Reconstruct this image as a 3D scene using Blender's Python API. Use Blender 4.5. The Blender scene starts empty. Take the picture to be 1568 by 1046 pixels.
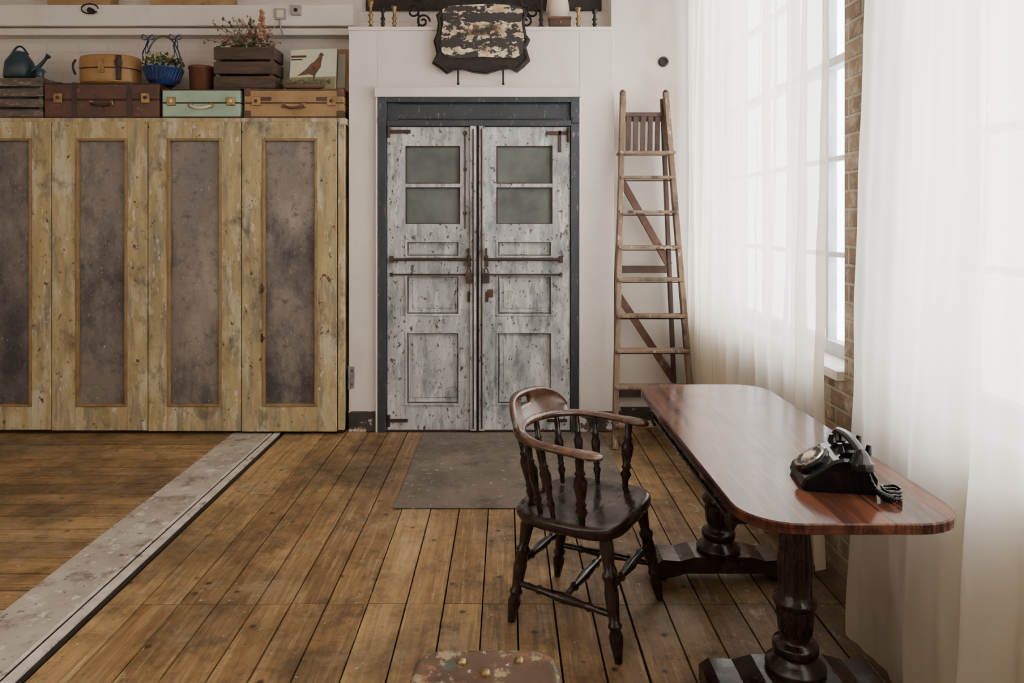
import bpy, math, random
from mathutils import Vector, Matrix
random.seed(7)
R=random.random
def U(a,b): return a+(b-a)*random.random()
# ---------------------------------------------------------------- materials
def nd(nt,t,**k):
    n=nt.nodes.new(t)
    for a,b in k.items(): setattr(n,a,b)
    return n
def setin(nt,sock,v):
    if hasattr(v,'is_output'): nt.links.new(v,sock)
    else:
        if isinstance(v,(tuple,list)) and len(v)==3 and sock.type=='RGBA': v=(*v,1)
        sock.default_value=v
def base(name):
    m=bpy.data.materials.new(name); m.use_nodes=True; nt=m.node_tree
    b=nt.nodes['Principled BSDF']; tc=nd(nt,'ShaderNodeTexCoord')
    return m,nt,b,tc.outputs['Object']
def mapping(nt,vec,st,off=(0,0,0)):
    n=nd(nt,'ShaderNodeMapping'); setin(nt,n.inputs['Vector'],vec)
    n.inputs['Scale'].default_value=st; n.inputs['Location'].default_value=off
    return n.outputs[0]
def noise(nt,vec,sc,st=(1,1,1),off=(0,0,0),detail=6,rough=.6,dist=0):
    n=nd(nt,'ShaderNodeTexNoise'); setin(nt,n.inputs['Vector'],mapping(nt,vec,st,off))
    n.inputs['Scale'].default_value=sc; n.inputs['Detail'].default_value=detail
    n.inputs['Roughness'].default_value=rough; n.inputs['Distortion'].default_value=dist
    return n.outputs[0]
def mixc(nt,f,a,b,bt='MIX'):
    n=nd(nt,'ShaderNodeMix',data_type='RGBA',blend_type=bt)
    setin(nt,n.inputs[0],f); setin(nt,n.inputs[6],a); setin(nt,n.inputs[7],b)
    return n.outputs[2]
def mr(nt,f,lo,hi,a=0.,b=1.):
    n=nd(nt,'ShaderNodeMapRange'); setin(nt,n.inputs[0],f)
    n.inputs[1].default_value=lo; n.inputs[2].default_value=hi
    n.inputs[3].default_value=a; n.inputs[4].default_value=b
    return n.outputs[0]
def mth(nt,op,a,b=0.):
    n=nd(nt,'ShaderNodeMath',operation=op); setin(nt,n.inputs[0],a); setin(nt,n.inputs[1],b)
    return n.outputs[0]
def bump(nt,b,h,s,d=.01):
    n=nd(nt,'ShaderNodeBump'); n.inputs['Strength'].default_value=s; n.inputs['Distance'].default_value=d
    setin(nt,n.inputs['Height'],h); nt.links.new(n.outputs[0],b.inputs['Normal'])
def M(name,c1,c2=None,st=(1,1,1),sc=6,rough=.6,metal=0,bmp=.15,layers=(),coat=0,dist=0,spec=.5):
    m,nt,b,v=base(name)
    if c2 is None: c2=tuple(x*.75 for x in c1)
    f=noise(nt,v,sc,st,dist=dist)
    col=mixc(nt,mr(nt,f,.35,.65),c1,c2)
    h=f
    for i,(c,s2,k2,lo,hi) in enumerate(layers):
        g=mr(nt,noise(nt,v,k2,s2,(i*3.1+1,i*5.7,i*2.3),detail=9,rough=.68),lo,hi)
        col=mixc(nt,g,col,c)
    setin(nt,b.inputs['Base Color'],col)
    setin(nt,b.inputs['Roughness'],mr(nt,f,.3,.7,max(0,rough-.07),min(1,rough+.07)))
    b.inputs['Metallic'].default_value=metal
    b.inputs['Specular IOR Level'].default_value=spec
    if coat:
        b.inputs['Coat Weight'].default_value=coat; b.inputs['Coat Roughness'].default_value=.12
    if bmp: bump(nt,b,h,bmp)
    return m
def plaster(name,c,dirt):
    return M(name,c,tuple(x*.88 for x in c),sc=1.2,rough=.85,bmp=.12,layers=[(dirt,(1,1,.5),2.2,.56,.85),(dirt,(1,1,1),30,.655,.72),(tuple(x*.6 for x in dirt),(1,1,1.5),9,.68,.73)])
m_wall=plaster('painted_plaster',(.73,.66,.59),(.50,.41,.33))
m_wallw=plaster('white_painted_surround',(.77,.70,.63),(.52,.43,.35))
m_ceil=plaster('ceiling_paint',(.7,.66,.62),(.6,.56,.5))
def brickmat(name,c1,c2,mort,worn,wl,wh,bs=.8):
    m,nt,b,v=base(name)
    sp=nd(nt,'ShaderNodeSeparateXYZ'); setin(nt,sp.inputs[0],v)
    cb=nd(nt,'ShaderNodeCombineXYZ')
    setin(nt,cb.inputs[0],mth(nt,'ADD',sp.outputs[0],sp.outputs[1])); setin(nt,cb.inputs[1],sp.outputs[2])
    br=nd(nt,'ShaderNodeTexBrick'); setin(nt,br.inputs['Vector'],cb.outputs[0])
    br.inputs['Scale'].default_value=1; br.inputs['Brick Width'].default_value=.225; br.inputs['Row Height'].default_value=.075
    br.inputs['Mortar Size'].default_value=.008; br.inputs['Mortar Smooth'].default_value=.3
    br.inputs['Color1'].default_value=(*c1,1); br.inputs['Color2'].default_value=(*c2,1); br.inputs['Mortar'].default_value=(*mort,1)
    f=noise(nt,v,9,detail=8,rough=.7)
    col=mixc(nt,mr(nt,f,wl,wh),br.outputs['Color'],worn)
    setin(nt,b.inputs['Base Color'],col); b.inputs['Roughness'].default_value=.9
    h=mth(nt,'ADD',mth(nt,'MULTIPLY',br.outputs['Fac'],-.8),mth(nt,'MULTIPLY',f,.5))
    bump(nt,b,h,bs,.012)
    return m
m_brick=brickmat('bare_old_brick',(.30,.215,.14),(.19,.13,.085),(.36,.31,.24),(.50,.44,.35),.50,.68)
m_brickw=brickmat('white_painted_brick',(.68,.61,.55),(.66,.59,.53),(.64,.57,.51),(.58,.5,.43),.66,.9,.3)
def floormat(name,st,st2,tint):
    m,nt,b,v=base(name)
    g=nd(nt,'ShaderNodeNewGeometry'); r=g.outputs['Random Per Island']
    cr=nd(nt,'ShaderNodeValToRGB'); setin(nt,cr.inputs[0],r)
    e=cr.color_ramp.elements
    e[0].position=0; e[0].color=(.20*tint,.110*tint,.041*tint,1); e[1].position=1; e[1].color=(.40*tint,.245*tint,.10*tint,1)
    x=cr.color_ramp.elements.new(.5); x.color=(.30*tint,.17*tint,.062*tint,1)
    off=nd(nt,'ShaderNodeVectorMath',operation='ADD'); setin(nt,off.inputs[0],v)
    cb=nd(nt,'ShaderNodeCombineXYZ'); setin(nt,cb.inputs[2],mth(nt,'MULTIPLY',r,37.)); setin(nt,off.inputs[1],cb.outputs[0])
    vv=off.outputs[0]
    f=noise(nt,vv,1.0,st,detail=10,rough=.7,dist=.3)
    col=mixc(nt,mr(nt,f,.40,.64,0,.7),cr.outputs[0],(.10,.052,.021))
    f0=noise(nt,vv,1.0,st2,(3,3,3),detail=8,rough=.75)
    col=mixc(nt,mr(nt,f0,.50,.64,0,.6),col,(.52,.38,.21))
    f2=noise(nt,v,1.15,(1,1,1),(.4,1.7,0),detail=10,rough=.7)
    col=mixc(nt,mr(nt,f2,.45,.63,0,.82),col,(.052,.032,.017))
    f5=noise(nt,v,5.5,(1,1,1),(9,2,1),detail=10,rough=.75)
    col=mixc(nt,mr(nt,f5,.50,.64,0,.65),col,(.062,.038,.021))
    f7=noise(nt,v,3.3,(1,1,1),(2,9,1),detail=10,rough=.78)
    col=mixc(nt,mr(nt,f7,.53,.66,0,.5),col,(.36,.28,.18))
    vo=nd(nt,'ShaderNodeTexVoronoi'); setin(nt,vo.inputs['Vector'],mapping(nt,vv,(1,1,1))); vo.inputs['Scale'].default_value=8
    col=mixc(nt,mr(nt,vo.outputs[0],.06,.13,.9,0.),col,(.03,.016,.009))
    vo2=nd(nt,'ShaderNodeTexVoronoi'); setin(nt,vo2.inputs['Vector'],mapping(nt,vv,(1,1,1),(7,3,1))); vo2.inputs['Scale'].default_value=21
    col=mixc(nt,mr(nt,vo2.outputs[0],.05,.10,.8,0.),col,(.04,.022,.012))
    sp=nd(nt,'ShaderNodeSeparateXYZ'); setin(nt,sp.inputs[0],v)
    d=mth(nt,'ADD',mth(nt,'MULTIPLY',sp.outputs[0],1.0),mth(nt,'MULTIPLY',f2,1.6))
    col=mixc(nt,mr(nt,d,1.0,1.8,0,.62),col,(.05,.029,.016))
    f4=noise(nt,v,11,(1,.6,1),(3,1,0),detail=10,rough=.8)
    sc=mth(nt,'MULTIPLY',mr(nt,f4,.575,.60),mr(nt,d,1.15,1.7,.10,.42))
    col=mixc(nt,sc,col,(.5,.45,.38))
    f3=noise(nt,v,22,(1,1,1),(5,5,0),detail=6,rough=.75)
    col=mixc(nt,mr(nt,f3,.645,.665,0,.8),col,(.56,.50,.42))
    f6=noise(nt,v,7,(1,1,1),(1,8,4),detail=8,rough=.8)
    col=mixc(nt,mr(nt,f6,.70,.71,0,.7),col,(.30,.05,.03))
    setin(nt,b.inputs['Base Color'],col)
    setin(nt,b.inputs['Roughness'],mr(nt,f5,.35,.65,.30,.56))
    b.inputs['Specular IOR Level'].default_value=.45
    bump(nt,b,mth(nt,'ADD',f,mth(nt,'MULTIPLY',f5,.6)),.45,.006)
    return m
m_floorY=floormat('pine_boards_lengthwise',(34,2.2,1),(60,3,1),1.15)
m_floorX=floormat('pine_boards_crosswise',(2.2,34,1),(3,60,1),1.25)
m_gap=M('floor_gap',(.012,.008,.005),bmp=0,rough=1)
m_conc=M('worn_concrete',(.46,.40,.32),(.33,.275,.22),sc=4,rough=.8,bmp=.4,layers=[((.15,.115,.09),(1,1,1),6,.53,.67),((.62,.56,.48),(1,1,1),14,.57,.63),((.12,.08,.055),(1,1,1),26,.61,.65)])
m_track=M('track_paint',(.66,.60,.52),(.43,.36,.29),sc=9,rough=.6,layers=[((.2,.14,.1),(1,1,1),12,.57,.64)])
m_black=M('black_iron',(.02,.018,.016),(.04,.03,.025),sc=20,rough=.5,metal=.6)
m_matx=M('steel_floor_plate',(.15,.118,.09),(.10,.078,.06),sc=3,rough=.7,layers=[((.36,.32,.27),(1,1,1),30,.61,.65),((.05,.036,.027),(1,1,1),4,.53,.68),((.24,.19,.15),(1,1,1),1.6,.55,.7)],bmp=.3)
ochre=M('worn_ochre_paint',(.47,.36,.175),(.36,.27,.125),st=(3,3,.6),sc=4,rough=.7,
  layers=[((.56,.48,.32),(4,4,.9),2.2,.50,.62),((.25,.21,.145),(8,8,1.1),2.0,.51,.63),((.60,.54,.44),(12,12,4),2.2,.60,.65),
   ((.16,.125,.08),(2,2,1.3),3,.53,.67),((.08,.05,.03),(4,4,3),6,.62,.66),((.30,.19,.10),(3,3,3),11,.64,.67)],bmp=.35)
m_pan=M('tarnished_panel',(.235,.195,.165),(.15,.125,.108),sc=1.1,st=(1.2,1.2,.8),rough=.45,
  layers=[((.045,.042,.045),(1.2,1.2,.8),1.7,.46,.62),((.38,.33,.27),(.9,.9,.5),1.6,.52,.70),((.10,.08,.065),(2,2,2),8,.54,.68),((.52,.47,.41),(6,6,2.2),11,.63,.655),((.5,.46,.4),(2,2,2),60,.635,.675)],bmp=.25)
m_mould=M('brown_moulding',(.20,.115,.045),(.30,.19,.08),sc=12,rough=.55)
m_door=M('distressed_grey_white_paint',(.47,.47,.455),(.33,.335,.335),st=(1,1,.5),sc=4,rough=.62,
  layers=[((.62,.615,.59),(5,5,1.1),3,.50,.62),((.17,.18,.195),(3,3,1.2),2.4,.505,.64),((.25,.25,.25),(10,10,2),2.5,.53,.64),((.07,.06,.05),(6,6,4),6,.585,.625),((.30,.19,.13),(6,6,4),6,.645,.67)],bmp=.45)
m_dark=M('charcoal_paint',(.022,.028,.034),(.034,.042,.05),st=(1,1,.4),sc=7,rough=.5,layers=[((.16,.155,.15),(6,6,1.6),9,.60,.64),((.1,.05,.03),(5,5,1.4),8,.62,.66)])
m_iron=M('rusty_iron',(.045,.03,.025),(.085,.045,.03),sc=25,rough=.6,metal=.5)
m_steel=M('galvanised_steel',(.42,.42,.42),(.3,.3,.3),sc=20,rough=.4,metal=.8)
def wiredglass():
    m,nt,b,v=base('wired_glass')
    sp=nd(nt,'ShaderNodeSeparateXYZ'); setin(nt,sp.inputs[0],v)
    def ln(a,s):
        x=mth(nt,'FRACT',mth(nt,'MULTIPLY',a,s)); return mr(nt,x,.10,.13,1,0)
    a=mth(nt,'ADD',sp.outputs[0],sp.outputs[2]); c=mth(nt,'SUBTRACT',sp.outputs[0],sp.outputs[2])
    l=mth(nt,'MAXIMUM',ln(a,60),ln(c,60))
    f=noise(nt,v,3)
    col=mixc(nt,mr(nt,f,.35,.7),(.10,.112,.105),(.19,.20,.185))
    col=mixc(nt,mth(nt,'MULTIPLY',l,.35),col,(.03,.035,.035))
    setin(nt,b.inputs['Base Color'],col); b.inputs['Roughness'].default_value=.08
    bump(nt,b,noise(nt,v,40),.05)
    return m
m_wglass=wiredglass()
ladw=M('weathered_ladder_wood',(.24,.155,.095),(.13,.085,.055),st=(1,1,.4),sc=10,rough=.7,layers=[((.44,.38,.31),(2,2,1),12,.57,.65),((.05,.035,.025),(2,2,.7),6,.54,.66)])
ladd=M('dark_ladder_wood',(.085,.045,.03),(.05,.028,.02),sc=10,rough=.6,layers=[((.3,.15,.08),(1,1,1),9,.62,.72)])
ladr=M('red_brown_ladder_brace',(.14,.065,.04),(.085,.04,.028),sc=10,rough=.6,layers=[((.3,.22,.16),(1,1,1),9,.6,.68)])
def rosewood(name,sx,a,b_,c,coat=.6,r0=.18,r1=.36,spec=.5):
    m,nt,b,v=base(name)
    f=noise(nt,v,1,sx,detail=10,rough=.65,dist=1.2)
    f2=noise(nt,v,2.5,(1,.5,1),(4,4,4))
    f3=noise(nt,v,7,(1,1,1),(1,7,4),detail=9,rough=.7)
    col=mixc(nt,mr(nt,f,.38,.60),a,b_)
    col=mixc(nt,mr(nt,f2,.45,.7,0,.7),col,c)
    setin(nt,b.inputs['Base Color'],col)
    setin(nt,b.inputs['Roughness'],mr(nt,f3,.35,.65,r0,r1))
    b.inputs['Coat Weight'].default_value=coat; b.inputs['Specular IOR Level'].default_value=spec
    if coat: setin(nt,b.inputs['Coat Roughness'],mr(nt,f3,.35,.65,.07,.22))
    bump(nt,b,f,.05,.003)
    return m
m_rose=rosewood('polished_rosewood',(34,1.2,10),(.15,.052,.028),(.022,.009,.007),(.045,.017,.011),0,.06,.22,.17)
m_dkwood=rosewood('dark_turned_mahogany',(12,12,3),(.028,.013,.009),(.012,.006,.005),(.018,.009,.006),.25,.2,.38,.4)
m_chairtop=rosewood('worn_armrest_wood',(10,10,10),(.16,.07,.033),(.05,.022,.013),(.025,.012,.008),.4)
m_bake=M('black_bakelite',(.005,.005,.0055),(.008,.008,.008),rough=.14,bmp=0,coat=0,spec=.38)
m_chrome=M('dial_nickel',(.6,.58,.54),(.45,.43,.4),rough=.25,metal=1,bmp=0)
m_cream=M('cream_card',(.68,.6,.45),(.6,.52,.38),rough=.7,bmp=.05)
def peel(name):
    m,nt,b,v=base(name)
    sp=nd(nt,'ShaderNodeSeparateXYZ'); setin(nt,sp.inputs[0],v)
    f=noise(nt,v,11,(1,1,1.7),(2,0,1.3),detail=12,rough=.72)
    band=mth(nt,'ABSOLUTE',mth(nt,'SUBTRACT',sp.outputs[2],2.76))
    bx=mth(nt,'ABSOLUTE',mth(nt,'ADD',sp.outputs[0],.165))
    ring=mr(nt,mth(nt,'ABSOLUTE',mth(nt,'SUBTRACT',band,.085)),.015,.04,.10,0)
    g=mr(nt,mth(nt,'ADD',f,ring),.50,.51)
    e=mth(nt,'MULTIPLY',mr(nt,band,.03,.05,1,0),mr(nt,bx,.10,.14,1,0))
    e=mth(nt,'MULTIPLY',e,mr(nt,noise(nt,v,20),.4,.5))
    col=mixc(nt,mr(nt,noise(nt,v,14,detail=8),.42,.60),(.70,.58,.40),(.40,.28,.16))
    col=mixc(nt,e,col,(.13,.06,.03))
    col=mixc(nt,g,col,(.026,.021,.018))
    setin(nt,b.inputs['Base Color'],col); b.inputs['Roughness'].default_value=.6
    bump(nt,b,mth(nt,'SUBTRACT',1.,g),.5,.006)
    return m
m_peel=peel('peeling_cream_paint')
m_leather=M('red_brown_leather',(.12,.042,.023),(.065,.025,.015),sc=8,rough=.45,layers=[((.25,.12,.06),(1,1,1),14,.60,.68),((.04,.018,.012),(1,1,1),5,.55,.7)])
m_leatherd=M('dark_leather_strap',(.05,.022,.014),sc=12,rough=.5)
m_tan=M('tan_canvas_case',(.38,.235,.10),(.28,.165,.07),sc=8,rough=.6,layers=[((.16,.085,.04),(1,1,1),9,.57,.70)])
m_hat=M('tan_leather_case',(.40,.215,.07),(.29,.15,.05),sc=6,rough=.42,layers=[((.16,.07,.03),(1,1,1),8,.6,.72)])
m_mint=M('mint_vinyl',(.34,.46,.34),(.28,.38,.28),sc=10,rough=.5,layers=[((.2,.22,.16),(1,1,1),12,.62,.72)])
m_brass=M('aged_brass',(.36,.24,.10),(.20,.13,.06),sc=20,rough=.4,metal=.8)
m_crate=M('weathered_crate_wood',(.16,.12,.095),(.08,.06,.048),st=(.4,1,2),sc=14,rough=.8,layers=[((.27,.23,.19),(1,1,3),10,.54,.66)])
m_crateb=M('brown_crate_wood',(.09,.055,.035),(.045,.028,.02),st=(.4,1,2),sc=14,rough=.8)
m_copper=M('copper_pot',(.18,.07,.035),(.11,.042,.024),sc=8,rough=.5,metal=.3)
m_blue=M('cobalt_glaze',(.022,.045,.17),(.014,.027,.09),sc=6,rough=.3)
m_leaf=M('leaf_green',(.06,.09,.03),(.10,.14,.045),sc=30,rough=.6)
m_flower=M('cream_flower',(.7,.6,.3),(.5,.35,.1),sc=30,rough=.7)
m_dry=M('dried_flower',(.42,.19,.10),(.25,.12,.06),sc=30,rough=.8)
m_twig=M('dry_twig',(.14,.08,.05),sc=30,rough=.8)
m_teal=M('teal_enamel',(.02,.05,.065),(.015,.03,.04),rough=.4)
m_sky=M('print_sky',(.50,.52,.44),(.62,.57,.42),sc=4,rough=.5,bmp=0)
m_grass=M('print_grass',(.30,.27,.14),(.2,.19,.1),sc=20,rough=.5,bmp=0)
m_bird=M('print_bird',(.18,.08,.035),(.06,.035,.03),sc=30,rough=.5,bmp=0)
m_rust=M('rust_painted_metal',(.12,.065,.038),(.065,.04,.026),sc=7,rough=.5,metal=.3,
  layers=[((.30,.235,.13),(1,1,1),16,.54,.59),((.24,.09,.04),(1,1,1),22,.59,.64),((.07,.09,.065),(1,1,1),12,.58,.65),((.5,.45,.38),(1,1,1),34,.64,.67)],bmp=.4)
m_frame=M('window_frame_paint',(.50,.49,.48),(.38,.38,.38),sc=10,rough=.6)
m_sill=M('window_sill_paint',(.72,.68,.6),(.6,.54,.45),sc=10,rough=.6)
m_skirt=M('chipped_black_skirting',(.03,.025,.022),(.05,.04,.035),sc=8,rough=.6,layers=[((.55,.5,.46),(1,1,1),10,.53,.56),((.2,.12,.07),(1,1,1),14,.57,.66)])
def curtainmat(name,col,tr):
    m=bpy.data.materials.new(name); m.use_nodes=True; nt=m.node_tree; nt.nodes.clear()
    o=nd(nt,'ShaderNodeOutputMaterial'); tc=nd(nt,'ShaderNodeTexCoord')
    f=noise(nt,tc.outputs['Object'],2.5,(1,3,.5))
    c=mixc(nt,mr(nt,f,.3,.7),col,tuple(x*.94 for x in col))
    d=nd(nt,'ShaderNodeBsdfDiffuse'); t=nd(nt,'ShaderNodeBsdfTranslucent'); p=nd(nt,'ShaderNodeBsdfTransparent')
    setin(nt,d.inputs[0],c); setin(nt,t.inputs[0],c); p.inputs[0].default_value=(1,.95,.88,1)
    a=nd(nt,'ShaderNodeMixShader'); a.inputs[0].default_value=.62
    nt.links.new(d.outputs[0],a.inputs[1]); nt.links.new(t.outputs[0],a.inputs[2])
    b=nd(nt,'ShaderNodeMixShader'); b.inputs[0].default_value=tr
    nt.links.new(a.outputs[0],b.inputs[1]); nt.links.new(p.outputs[0],b.inputs[2])
    nt.links.new(b.outputs[0],o.inputs[0])
    return m
m_curt=curtainmat('sheer_muslin',(.96,.87,.71),.17)
m_curt2=curtainmat('calico_muslin',(.97,.88,.71),.09)
def paneglass():
    m=bpy.data.materials.new('window_glass'); m.use_nodes=True; nt=m.node_tree; nt.nodes.clear()
    o=nd(nt,'ShaderNodeOutputMaterial'); p=nd(nt,'ShaderNodeBsdfTransparent'); g=nd(nt,'ShaderNodeBsdfGlossy')
    p.inputs[0].default_value=(.88,.91,.95,1); g.inputs['Roughness'].default_value=.08
    b=nd(nt,'ShaderNodeMixShader'); b.inputs[0].default_value=.05
    nt.links.new(p.outputs[0],b.inputs[1]); nt.links.new(g.outputs[0],b.inputs[2]); nt.links.new(b.outputs[0],o.inputs[0])
    return m
m_glass=paneglass()
# ---------------------------------------------------------------- mesh builder
class B:
    def __init__(s,M=None): s.v=[];s.f=[];s.m=[];s.s=[];s.mats=[];s.M=M or Matrix()
    def mi(s,m):
        if m not in s.mats: s.mats.append(m)
        return s.mats.index(m)
    def add(s,vs,fs,m,sm=False):
        o=len(s.v); s.v+= [s.M@Vector(p) for p in vs]; k=s.mi(m)
        for f in fs: s.f.append([i+o for i in f]); s.m.append(k); s.s.append(sm)
    def box(s,x0,x1,y0,y1,z0,z1,m):
        s.add([(x0,y0,z0),(x1,y0,z0),(x1,y1,z0),(x0,y1,z0),(x0,y0,z1),(x1,y0,z1),(x1,y1,z1),(x0,y1,z1)],
          [(0,3,2,1),(4,5,6,7),(0,1,5,4),(1,2,6,5),(2,3,7,6),(3,0,4,7)],m)
    def bar(s,p0,p1,w,d,m,up=(0,0,1)):
        p0=Vector(p0);p1=Vector(p1);t=(p1-p0).normalized();a=t.cross(Vector(up))
        if a.length<1e-3: a=t.cross(Vector((1,0,0)))
        a.normalize();b=a.cross(t)
        rs=[[p+a*x*w/2+b*y*d/2 for x,y in((-1,-1),(1,-1),(1,1),(-1,1))] for p in(p0,p1)]
        s.loft(rs,m,False)
    def loft(s,rings,m,sm=True,caps=True,close=True):
        n=len(rings[0]); vs=[p for r in rings for p in r]; fs=[]
        for i in range(len(rings)-1):
            for j in range(n if close else n-1):
                k=(j+1)%n; fs.append((i*n+j,i*n+k,(i+1)*n+k,(i+1)*n+j))
        s.add(vs,fs,m,sm)
        if caps:
            s.add(rings[0],[tuple(range(n))[::-1]],m); s.add(rings[-1],[tuple(range(n))],m)
    def turned(s,p0,p1,prof,m,seg=16,flute=None,sy=1):
        p0=Vector(p0);p1=Vector(p1);t=(p1-p0);L=t.length;t.normalize()
        a=t.cross(Vector((0,1,0)));
        if a.length<1e-3:a=t.cross(Vector((1,0,0)))
        a.normalize();b=t.cross(a)
        rs=[]
        for q in prof:
            r=q[1];fl=q[2] if len(q)>2 else 0
            c=p0+t*L*q[0]
            rs.append([c+(a*math.cos(2*math.pi*j/seg)+b*math.sin(2*math.pi*j/seg)*sy)*r*(1-fl*(.5+.5*math.cos(2*math.pi*j/seg*(flute or 1)))) for j in range(seg)])
        s.loft(rs,m,True)
    def cyl(s,p0,p1,r,m,seg=14): s.turned(p0,p1,[(0,r),(1,r)],m,seg)
    def tube(s,path,r,m,seg=8,rh=None,up=(0,0,1),sm=True):
        path=[Vector(p) for p in path];n=len(path);rs=[]
        for i,p in enumerate(path):
            t=(path[min(i+1,n-1)]-path[max(i-1,0)]).normalized()
            a=t.cross(Vector(up))
            if a.length<1e-3:a=t.cross(Vector((1,.1,0)))
            a.normalize();b=a.cross(t)
            rr=r[i] if isinstance(r,(list,tuple)) else r
            hh=rh[i] if isinstance(rh,(list,tuple)) else (rh or rr)
            rs.append([p+a*math.cos(2*math.pi*j/seg)*rr+b*math.sin(2*math.pi*j/seg)*hh for j in range(seg)])
        s.loft(rs,m,sm)
    def ball(s,c,r,m,seg=10,sc=(1,1,1)):
        c=Vector(c);k=seg//2+1
        rs=[[c+Vector((math.sin(a)*math.cos(2*math.pi*j/seg)*r*sc[0],math.sin(a)*math.sin(2*math.pi*j/seg)*r*sc[1],math.cos(a)*r*sc[2])) for j in range(seg)] for a in [math.pi*(.04+.92*i/k) for i in range(k+1)]]
        s.loft(rs[::-1],m,True)
    def poly(s,pts,f,d,m,sm=False):
        s.loft([[f(a,b,0) for a,b in pts],[f(a,b,d) for a,b in pts]],m,sm)
    def done(s,name,bev=0,parent=None,subs=0):
        me=bpy.data.meshes.new(name); me.from_pydata([tuple(v) for v in s.v],[],s.f)
        for m in s.mats: me.materials.append(m)
        me.polygons.foreach_set('material_index',s.m); me.polygons.foreach_set('use_smooth',s.s)
        import bmesh
        bm=bmesh.new(); bm.from_mesh(me); bmesh.ops.recalc_face_normals(bm,faces=bm.faces); bm.to_mesh(me); bm.free()
        o=bpy.data.objects.new(name,me); bpy.context.scene.collection.objects.link(o)
        if bev:
            b=o.modifiers.new('bevel','BEVEL'); b.width=bev; b.segments=2; b.limit_method='ANGLE'; b.angle_limit=math.radians(50)
        if parent: o.parent=parent
        return o
def empty(name,loc=(0,0,0)):
    e=bpy.data.objects.new(name,None); bpy.context.scene.collection.objects.link(e); e.empty_display_size=.1; return e
def T(x,y,z,rz=0): return Matrix.Translation((x,y,z))@Matrix.Rotation(math.radians(rz),4,'Z')
# ---------------------------------------------------------------- room
WB=5.30; WR=1.38
b=B()
b.box(-5.2,1.7,-3,5.5,-.08,-.02,m_gap)
x=-1.52
while x<WR:
    w=.142+U(-.012,.012); x1=min(x+w,WR+.02)
    cuts=[-3,2.73+U(-.004,.004),WB]
    if R()<.3: cuts.insert(2,U(3.4,4.4))
    if R()<.4: cuts.insert(1,U(0,2))
    g=U(.0022,.0048)
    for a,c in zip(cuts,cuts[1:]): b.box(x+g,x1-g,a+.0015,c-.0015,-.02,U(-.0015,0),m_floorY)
    x=x1
y=-3
while y<WB:
    w=.14+U(-.012,.012); g=U(.0025,.005)
    cuts=[-5.2,-3.2+U(-.9,.9),-1.875]
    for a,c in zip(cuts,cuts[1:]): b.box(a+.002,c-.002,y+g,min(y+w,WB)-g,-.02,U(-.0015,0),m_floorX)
    y+=w
b.box(-1.873,-1.62,-3,WB,-.02,.002,m_conc)
b.box(-1.618,-1.603,-3,WB,-.02,.003,m_track)
b.box(-1.601,-1.590,-3,WB,-.02,.001,m_black)
b.box(-1.588,-1.548,-3,WB,-.02,.006,m_track)
b.box(-1.546,-1.522,-3,WB,-.02,.0,m_black)
b.done('floor')
b=B(); b.box(-5.2,1.7,WB,WB+.2,-.08,3.7,m_brickw)
b.box(.747,WR+.02,5.10,WB,0,3.7,m_wall)
b.done('wall_back')
b=B()
b.box(-1.092,-.896,4.98,WB,0,2.785,m_wallw); b.box(.507,.747,4.98,WB,0,2.785,m_wallw); b.box(-.896,.507,4.98,WB,2.37,2.785,m_wallw)
b.box(-1.094,.752,4.965,WB,2.775,2.80,m_wallw)
b.done('wall_door_surround',.004)
b=B(); b.box(-5.4,-5.2,-3,5.5,-.08,3.7,m_wall); b.done('wall_left')
b=B(); b.box(-5.4,1.7,-3.2,-3,-.08,3.7,m_wall); b.done('wall_front')
b=B(); b.box(-5.4,1.7,-3.2,5.5,3.6,3.75,m_ceil); b.done('ceiling')
b=B()
b.box(WR,1.62,-3,5.5,-.08,.82,m_brick); b.box(WR,1.62,-3,5.5,3.35,3.7,m_brick)
b.box(WR,1.62,4.97,5.5,.82,3.35,m_wall); b.box(WR,1.62,2.45,2.93,.82,3.35,m_brick); b.box(WR,1.62,-3,.1,.82,3.35,m_brick)
b.done('wall_right')
def window(name,y0,y1,ms):
    b=B(); xf=1.50
    b.box(xf,xf+.06,y0,y0+.05,.86,3.35,m_frame); b.box(xf,xf+.06,y1-.05,y1,.86,3.35,m_frame)
    b.box(xf,xf+.06,y0,y1,.84,.90,m_frame); b.box(xf,xf+.06,y0,y1,3.30,3.35,m_frame)
    for i in range(1,6): b.box(xf+.01,xf+.05,y0,y1,.86+.44*i-.012,.86+.44*i+.012,m_frame)
    b.box(xf-.01,xf+.06,y0,y1,2.16,2.20,m_frame)
    for y in ms: b.box(xf+.008,xf+.052,y-.014,y+.014,.86,3.35,m_frame)
    b.box(xf+.028,xf+.034,y0,y1,.86,3.35,m_glass)
    b.box(WR-.03,xf+.02,y0-.0,y1,.80,.84,m_sill)
    b.done(name,.003)
window('window_1',2.93,4.97,[3.38,3.80,4.22,4.62])
window('window_2',.10,2.45,[.55,1.0,1.45,1.9])
b=B()
b.box(-1.09,-.90,4.96,4.98,0,.14,m_skirt); b.box(.51,.745,4.96,4.98,0,.14,m_skirt); b.box(.75,WR,5.08,5.10,0,.14,m_skirt)
b.done('baseboard_back',.004)
b=B(); b.box(-5.2,-1.10,5.16,WB,2.86,3.01,m_wallw); b.box(-5.2,-1.10,5.19,WB,2.80,2.85,m_wall)
b.done('trim_beam',.005)
for x0,x1 in((-3.30,-2.85),(-2.56,-1.98)):
    b=B(); b.box(x0,x1,5.165,5.285,3.011,3.16,m_tan); b.box(x0-.006,x1+.006,5.16,5.288,3.14,3.20,m_cream); b.box((x0+x1)/2-.03,(x0+x1)/2+.03,5.157,5.165,3.05,3.09,m_brass)
    b.done('lidded_storage_box',.004)
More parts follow.
